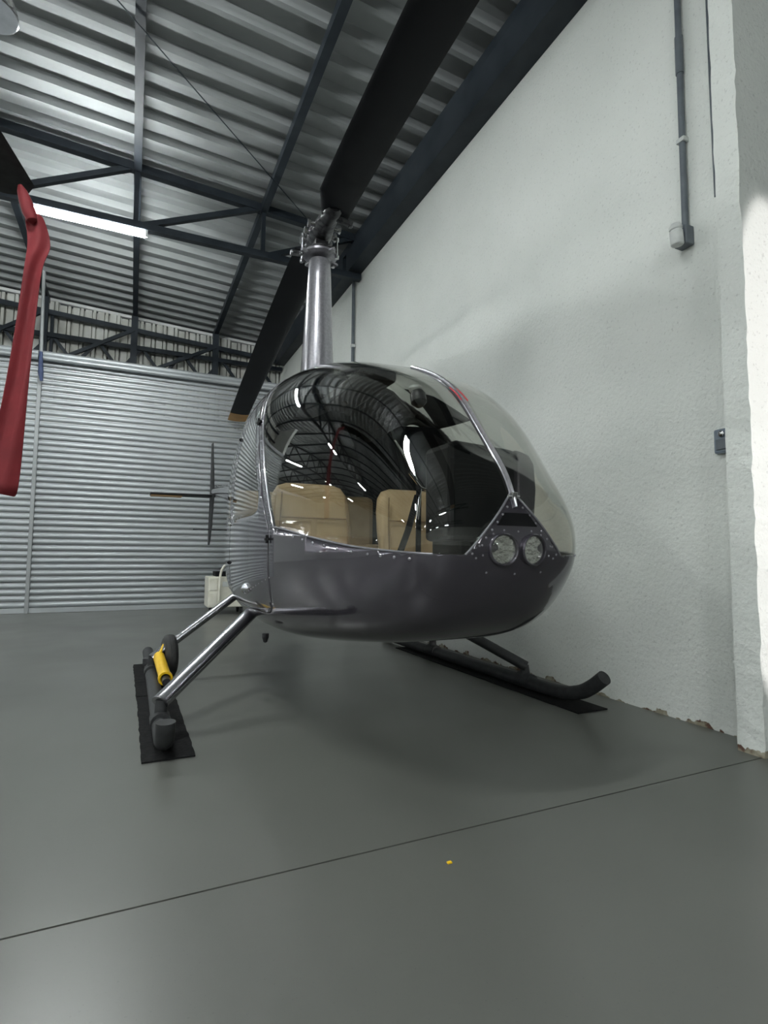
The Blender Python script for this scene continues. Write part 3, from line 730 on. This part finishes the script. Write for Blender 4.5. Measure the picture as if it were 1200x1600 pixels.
for k in range(6):
    MB().lathe((.02+.13*(k % 3), -1.80, 1.22-.15*(k//3)), (0, 1, 0), [(.052, 0), (.052, .008), (.046, .010), (0, .0095)], 20).build('gauge', M['hubdark'], po, smooth=True)
MB().box((-.26, -1.92, .60), (.02, -1.66, .80)).build('foot_well', M['trim_in'], heli, bevel=.03)
# glare shield in front of the sill
gs = MB(); prev = None; rgs = []
for k in range(9):
    x = -.36+.72*k/8; uu = surf_u(abs(x), .85)-.03
    rgs.append([(x, -uu, .84), (x, -uu+.25, .82), (x, -uu+.25, .79), (x, -uu, .80)])
gs.loft(rgs).build('glare_shield', M['black'], heli)
# cyclic stick with T bar
cy = MB(); cy.sweep([(-.066, -1.50, 1.435), (.0, -1.50, 1.345), (.06, -1.50, 1.24)], [.006, .013, .009], 8); cyo = cy.build('cyclic_grip', M['chrome'], heli, smooth=True)
MB().sweep([(.02, -1.5, 1.275), (.085, -1.50, 1.205), (.135, -1.5, 1.19)], .007, 8).build('cyclic_bar', M['chrome'], cyo, smooth=True)
MB().sweep([(.085, -1.50, 1.195), (.067, -1.50, 1.04)], .007, 8).build('cyclic_rod', M['chrome'], cyo, smooth=True)
MB().sweep(smoothpath([(.075, -1.50, 1.20), (.10, -1.45, .95), (.10, -1.45, .54)], 6), .014, 8).build('cyclic_column', M['black'], cyo, smooth=True)
MB().sweep([(.30, -1.07, 1.22), (.21, -1.12, 1.0), (.08, -1.22, .80)], .024, 8, ell=(1.0, .15)).build('seat_belt', M['black'], heli)
MB().lathe((.09, -1.24, .83), (0, -1, .6), [(.02, 0), (.02, .012), (0, .014)], 10).build('belt_buckle', M['chrome'], heli)
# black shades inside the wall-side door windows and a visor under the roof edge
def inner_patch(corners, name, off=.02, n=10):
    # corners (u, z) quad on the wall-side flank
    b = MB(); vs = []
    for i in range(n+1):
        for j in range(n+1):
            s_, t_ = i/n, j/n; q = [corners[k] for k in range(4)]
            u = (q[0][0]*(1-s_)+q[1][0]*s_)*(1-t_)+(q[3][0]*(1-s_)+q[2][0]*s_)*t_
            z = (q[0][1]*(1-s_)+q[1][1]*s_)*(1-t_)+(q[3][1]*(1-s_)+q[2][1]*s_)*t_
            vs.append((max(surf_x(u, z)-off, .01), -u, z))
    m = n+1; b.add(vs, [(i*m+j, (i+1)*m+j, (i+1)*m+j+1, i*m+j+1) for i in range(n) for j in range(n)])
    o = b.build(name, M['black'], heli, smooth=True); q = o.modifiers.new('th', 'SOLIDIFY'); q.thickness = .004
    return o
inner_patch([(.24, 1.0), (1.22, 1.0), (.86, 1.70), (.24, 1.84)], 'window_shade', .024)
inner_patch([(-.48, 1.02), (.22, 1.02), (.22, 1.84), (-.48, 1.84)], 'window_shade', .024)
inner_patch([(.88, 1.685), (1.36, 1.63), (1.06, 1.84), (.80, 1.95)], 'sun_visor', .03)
# overhead console and dome light
MB().box((-.10, -1.15, 1.86), (.12, -.35, 1.93)).build('overhead_panel', M['liner'], heli, bevel=.02)
MB().lathe((.16, -1.30, 1.80), (0, 0, -1), [(.035, 0), (.04, .015), (.03, .035), (0, .04)], 18).build('dome_light', M['pvclight'], heli, smooth=True)
MB().lathe((.0, -1.62, 1.66), (0, -.3, -1), [(.03, 0), (.04, .02), (.04, .06), (.02, .08), (0, .081)], 16).build('compass', M['hubdark'], heli, smooth=True)
# headliner over the front seats behind the windshield top edge
hl = MB(); rg = []
for k in range(7):
    x = -.5+1.0*k/6; zz = surf_zt(x, .62)-.035
    rg.append([(x, -.62-.04, zz), (x, .2, surf_zt(x, -.2)-.04), (x, .2, surf_zt(x, -.2)-.055), (x, -.66, zz-.02)])
hl.loft(rg).build('headliner', M['liner'], heli)
# ------------------------------------------------------------------ things around the helicopter
def rubber_mat(x0, x1, y0, y1, label, dx=0.):
    n = 26; b = MB(); r = random.Random(int(x0*100)); rings = []
    for k in range(n+1):
        y = y0+(y1-y0)*k/n; j = lambda a: r.uniform(-a, a)
        e0, e1 = x0+dx*k/n+j(.003), x1+dx*k/n+j(.003); zt = .007+j(.001)
        rings.append([(e0, y, .0005), (e0, y, zt), ((e0+e1)/2, y, zt), (e1, y, zt), (e1, y, .0005)])
    o = b.loft(rings).build('rubber_mat', M['rubber']); return tag(o, label, 'mat', 'rubber mats under the skids')
rubber_mat(.075, .285, 2.50, 3.62, 'black rubber mat under the toe of the yellow-wheeled skid', -.01)
rubber_mat(.062, .272, 3.63, 4.66, 'black rubber mat under the wheel end of the near skid', -.01)
rubber_mat(2.25, 2.47, 2.33, 4.6, 'black rubber mat under the skid along the white wall')
# ground handling wheel with its yellow jack handle
gw = tag(empty('ground_handling_wheel', (.27, 4.10, 0)), 'small black ground wheel with yellow jack handle beside the near skid', 'wheel')
t = MB(); prof = [(.055, -.032), (.085, -.040), (.122, -.038), (.140, -.026), (.1445, -.014), (.1415, -.012), (.1455, 0), (.1415, .012), (.1445, .014), (.140, .026), (.122, .038), (.085, .040), (.055, .032)]
wc = Vector((.0, 0, .152)); t.lathe(wc, (1, .12, 0), prof, 36); t.build('tire', M['tire'], gw, smooth=True)
MB().lathe(wc-Vector((.03, 0, 0)), (1, .12, 0), [(.02, 0), (.056, .004), (.056, .056), (.02, .06)], 20).build('wheel_hub', M['galv'], gw, smooth=True)
MB().bar((-.12, .02, .115), (0, 0, .152), .025, .03).bar((-.16, .10, .105), (-.02, .05, .105), .04, .05).build('wheel_bracket', M['hubdark'], gw, bevel=.004)
yh = MB(); a = Vector((-.060, -.02, .165)); b_ = Vector((-.058, -.60, .155)); 
yh.sweep([(-.070, .02, .160), (-.050, -.47, .105)], .036, 18)
yo = yh.build('jack_cylinder', M['yellow'], gw, smooth=True)
MB().sweep([(-.070, -.06, .17), (-.035, .02, .225)], .011, 10).build('jack_lever', M['yellow'], yo, smooth=True)
MB().lathe((-.0502, -.465, .1055), (.04, -.97, -.11), [(.042, 0), (.042, .03), (.030, .03), (.030, .002)], 20).build('jack_collar', M['yellow'], yo, smooth=True)
MB().sweep([(-.050, -.46, .105), (-.047, -.56, .093)], .024, 12).build('jack_rod', M['hubdark'], yo, smooth=True)
# white utility cart behind the fuselage
ct = tag(empty('utility_cart', (1.25, 8.2, 0)), 'small cream wheeled cart standing behind the fuselage by roller door', 'cart')
MB().box((-.25, -.2, .10), (.30, .2, .53)).build('cart_body', M['cream'], ct, bevel=.015)
MB().box((-.235, -.21, .34), (-.13, -.2, .50)).box((-.235, -.21, .13), (-.13, -.2, .31)).build('cart_drawer', M['cream'], ct, bevel=.004)
MB().box((-.06, -.215, .39), (.06, -.2, .46)).build('cart_panel', M['pvclight'], ct, bevel=.004)
MB().box((.08, -.215, .38), (.15, -.2, .47)).build('cart_socket', M['black'], ct, bevel=.004)
MB().box((-.15, -.15, .53), (.28, .15, .60)).build('cart_tray', M['black'], ct, bevel=.01)
MB().sweep(smoothpath([(-.10, -.23, .20), (-.10, -.24, .50), (-.07, -.23, .64), (.0, -.22, .70), (.20, -.22, .71)], 6), .016, 10).build('cart_handle', M['cream'], ct, smooth=True)
for x in (-.17, .22):
    for y in (-.14, .14): MB().lathe((x-.015, y, .05), (1, 0, 0), [(.05, 0), (.05, .03)], 16).build('caster', M['tire'], ct, smooth=True)
# leaning pole and blue strap at the door post
pl = tag(empty('service_pole', (-1.27, 8.98, 3.4)), 'thin pale pole bound with blue strap above the roller door guide', 'pole')
MB().sweep([(.0, 0, 0), (-.03, 0, 1.50)], .022, 8).build('pole_tube', M['galv'], pl, smooth=True)
MB().sweep([(.02, -.03, -.12), (.005, -.03, .0), (-.005, -.03, .30)], [.018, .034, .022], 8).build('strap', M['blue'], pl, smooth=True)
# conduit on the right wall with photocell
cd = tag(empty('wall_conduit', (WX, 1.895, 2.55)), 'grey conduit running down the right wall to a photocell box', 'conduit')
MB().sweep([(-.022, 0, .08), (-.022, 0, 1.0)], .0165, 12).sweep([(-.022, 0, .98), (-.022, 0, 1.2)], .021, 12).sweep([(-.022, 0, 1.2), (-.022, 0, 2.1)], .0165, 12).build('conduit_pipe', M['pvc'], cd, smooth=True)
MB().box((-.042, -.024, .575), (0, .024, .60)).build('pipe_clip', M['pvclight'], cd, bevel=.003)
MB().box((-.065, -.035, -.02), (0, .04, .085)).build('junction_box', M['pvc'], cd, bevel=.006)
MB().lathe((-.088, .0, -.028), (-.12, 0, 1), [(.027, 0), (.033, .006), (.033, .075), (.029, .079), (.029, .083), (.033, .087), (.033, .10), (.022, .118), (0, .124)], 20).build('photocell', M['pvclight'], cd, smooth=True)
tag(MB().sweep([(WX-.008, 1.735, 2.72), (WX-.008, 1.735, 3.3), (WX-.01, 1.733, 4.66)], [.004, .007, .010], 8).build('wall_cable', M['pvc'], smooth=True), 'thin dark cable on the right wall beside the pier', 'cable')
fp = tag(empty('far_conduit', (WX-.004, 6.80, 0)), 'slim grey conduit on the right wall behind the rotor mast', 'conduit')
MB().sweep([(-.03, 0, .3), (-.03, 0, 4.66)], .022, 10).build('conduit_pipe', M['pvc'], fp, smooth=True)
MB().box((-.055, -.03, 3.68), (0, .03, 3.72)).build('pipe_clip', M['pvclight'], fp, bevel=.003)
# switch box
sb = tag(empty('wall_switch', (WX, 1.735, 1.44)), 'blue grey socket box on the right wall half hidden by the pier', 'switch')
MB().box((-.03, -.05, -.062), (0, .045, .062)).build('switch_box', M['bluegrey'], sb, bevel=.010)
MB().box((-.036, -.035, -.045), (-.03, .03, .01)).build('switch_plate', M['pvc'], sb, bevel=.004)
MB().lathe((-.03, -.0, .035), (-1, 0, 0), [(.016, 0), (.016, .008), (.010, .012), (0, .0125)], 14).build('switch_knob', M['chrome'], sb, smooth=True)
# other helicopter's blade end with red tie-down cloth
T = Vector((-.722, 3.35, 2.755)); D = Vector((-.30, -.94, .16)).normalized(); S_ = D.cross(Vector((0, 0, 1))).normalized()
ob = MB(); rings = []
for r in [0, .05, .3, .8, 1.6, 2.6]:
    c = T + D*r; hw = .075 if r == 0 else .125
    rings.append([c + S_*(hw*math.cos(a)-.09) + Vector((0, 0, .016*math.sin(a))) for a in [2*math.pi*k/16 for k in range(16)]])
tag(ob.loft(rings).build('parked_rotor_blade', M['skid'], smooth=True), 'dark speckled rotor blade end of a neighbouring helicopter at left edge', 'rotor blade')
rc = tag(empty('tie_down_cloth', (-.58, 3.2, 1.13)), 'long red cloth tie-down hanging from the neighbouring blade end', 'cloth')
PXW = .00311
def rp(px, py):   # photo offsets to the cloth's own hanging plane
    return ((px-27)*PXW*1.02 + .057, (777-py)*PXW*.985)
Rr = [(40, 300), (49, 325), (54, 352), (47, 372), (42, 395), (40, 440), (36, 550), (33, 640), (31, 700), (28, 778)]
Ll = [(14, 300), (18, 325), (21, 352), (20, 372), (18, 395), (16, 440), (9, 550), (0, 640), (-9, 700), (-16, 770)]
cl = MB(); rg = []
for i, ((xr, yr), (xl, yl)) in enumerate(zip(Rr, Ll)):
    row = []
    for k in range(9):
        t = k/8; px = xl+(xr-xl)*t; py = yl+(yr-yl)*t; x, z = rp(px, py)
        row.append((x, .012*math.sin(t*7+i*.8)+.006*math.sin(i*1.7), z))
    rg.append(row)
vs = [v for r in rg for v in r]; fs = [(i*9+k, i*9+k+1, (i+1)*9+k+1, (i+1)*9+k) for i in range(len(rg)-1) for k in range(8)]
o = cl.add(vs, fs).build('cloth_strip', M['red'], rc, smooth=True, sub=2); s = o.modifiers.new('th', 'SOLIDIFY'); s.thickness = .003
kn = MB(); kn.lathe((.060, -.015, 1.40), (-.35, 0, 1), [(.0, 0), (.024, .02), (.032, .06), (.030, .12), (.022, .17), (.010, .20), (0, .205)], 16); kn.build('cloth_knot', M['red'], rc, smooth=True)
# clear high bay lamp hung from the roof
hp = tag(empty('high_bay_lamp', (-1.16, 4.85, 5.02)), 'clear prismatic high bay lamp hanging at the top left corner', 'lamp')
MB().lathe((0, 0, 0), (0, 0, 1), [(.185, 0), (.19, .02), (.17, .10), (.13, .17), (.08, .22), (.075, .23), (.125, .165), (.165, .095), (.18, .02), (.185, 0)], 40).build('glass_bowl', M['lens'], hp, smooth=True)
MB().lathe((0, 0, .005), (0, 0, 1), [(.172, 0), (.158, .09), (.118, .16), (.07, .21), (.062, .205), (.11, .15), (.15, .085), (.165, 0)], 24).build('inner_reflector', M['reflector'], hp)
MB().lathe((0, 0, 0), (0, 0, 1), [(.186, -.004), (.194, 0), (.194, .012), (.186, .016), (.182, .006), (.186, -.004)], 40).build('bowl_rim', M['chrome'], hp, smooth=True)
MB().lathe((0, 0, .21), (0, 0, 1), [(.085, 0), (.085, .06), (.05, .09), (.03, .13)], 24).build('lamp_head', M['white'], hp, smooth=True)
MB().lathe((0, 0, .08), (0, 0, 1), [(0, 0), (.035, .02), (.045, .06), (.025, .13)], 16).build('bulb', M['white'], hp, smooth=True)
# invented housing and stand that carry the added pier spot
fd = tag(empty('added_spot_stand', (2.64, -1.50, 1.36)), 'added black spot housing on a slim stand, unseen behind the viewpoint', 'lamp')
MB().box((-.06, -.12, -.07), (.035, .0, .07)).build('lamp_body', M['black'], fd, bevel=.008)
MB().sweep([(-.01, -.06, -1.36), (-.01, -.06, -.06)], .014, 10).build('lamp_stand', M['galv'], fd, smooth=True)
MB().lathe((-.01, -.06, -1.36), (0, 0, 1), [(.16, 0), (.16, .012), (.03, .03), (.02, .05)], 24).build('stand_base', M['black'], fd, smooth=True)
# tiny yellow scrap on the floor
tag(MB().box((.838, 1.370, .0), (.852, 1.380, .004)).build('yellow_scrap', M['yellow'], bevel=.001), 'tiny yellow scrap lying on the floor before the nose', 'scrap')
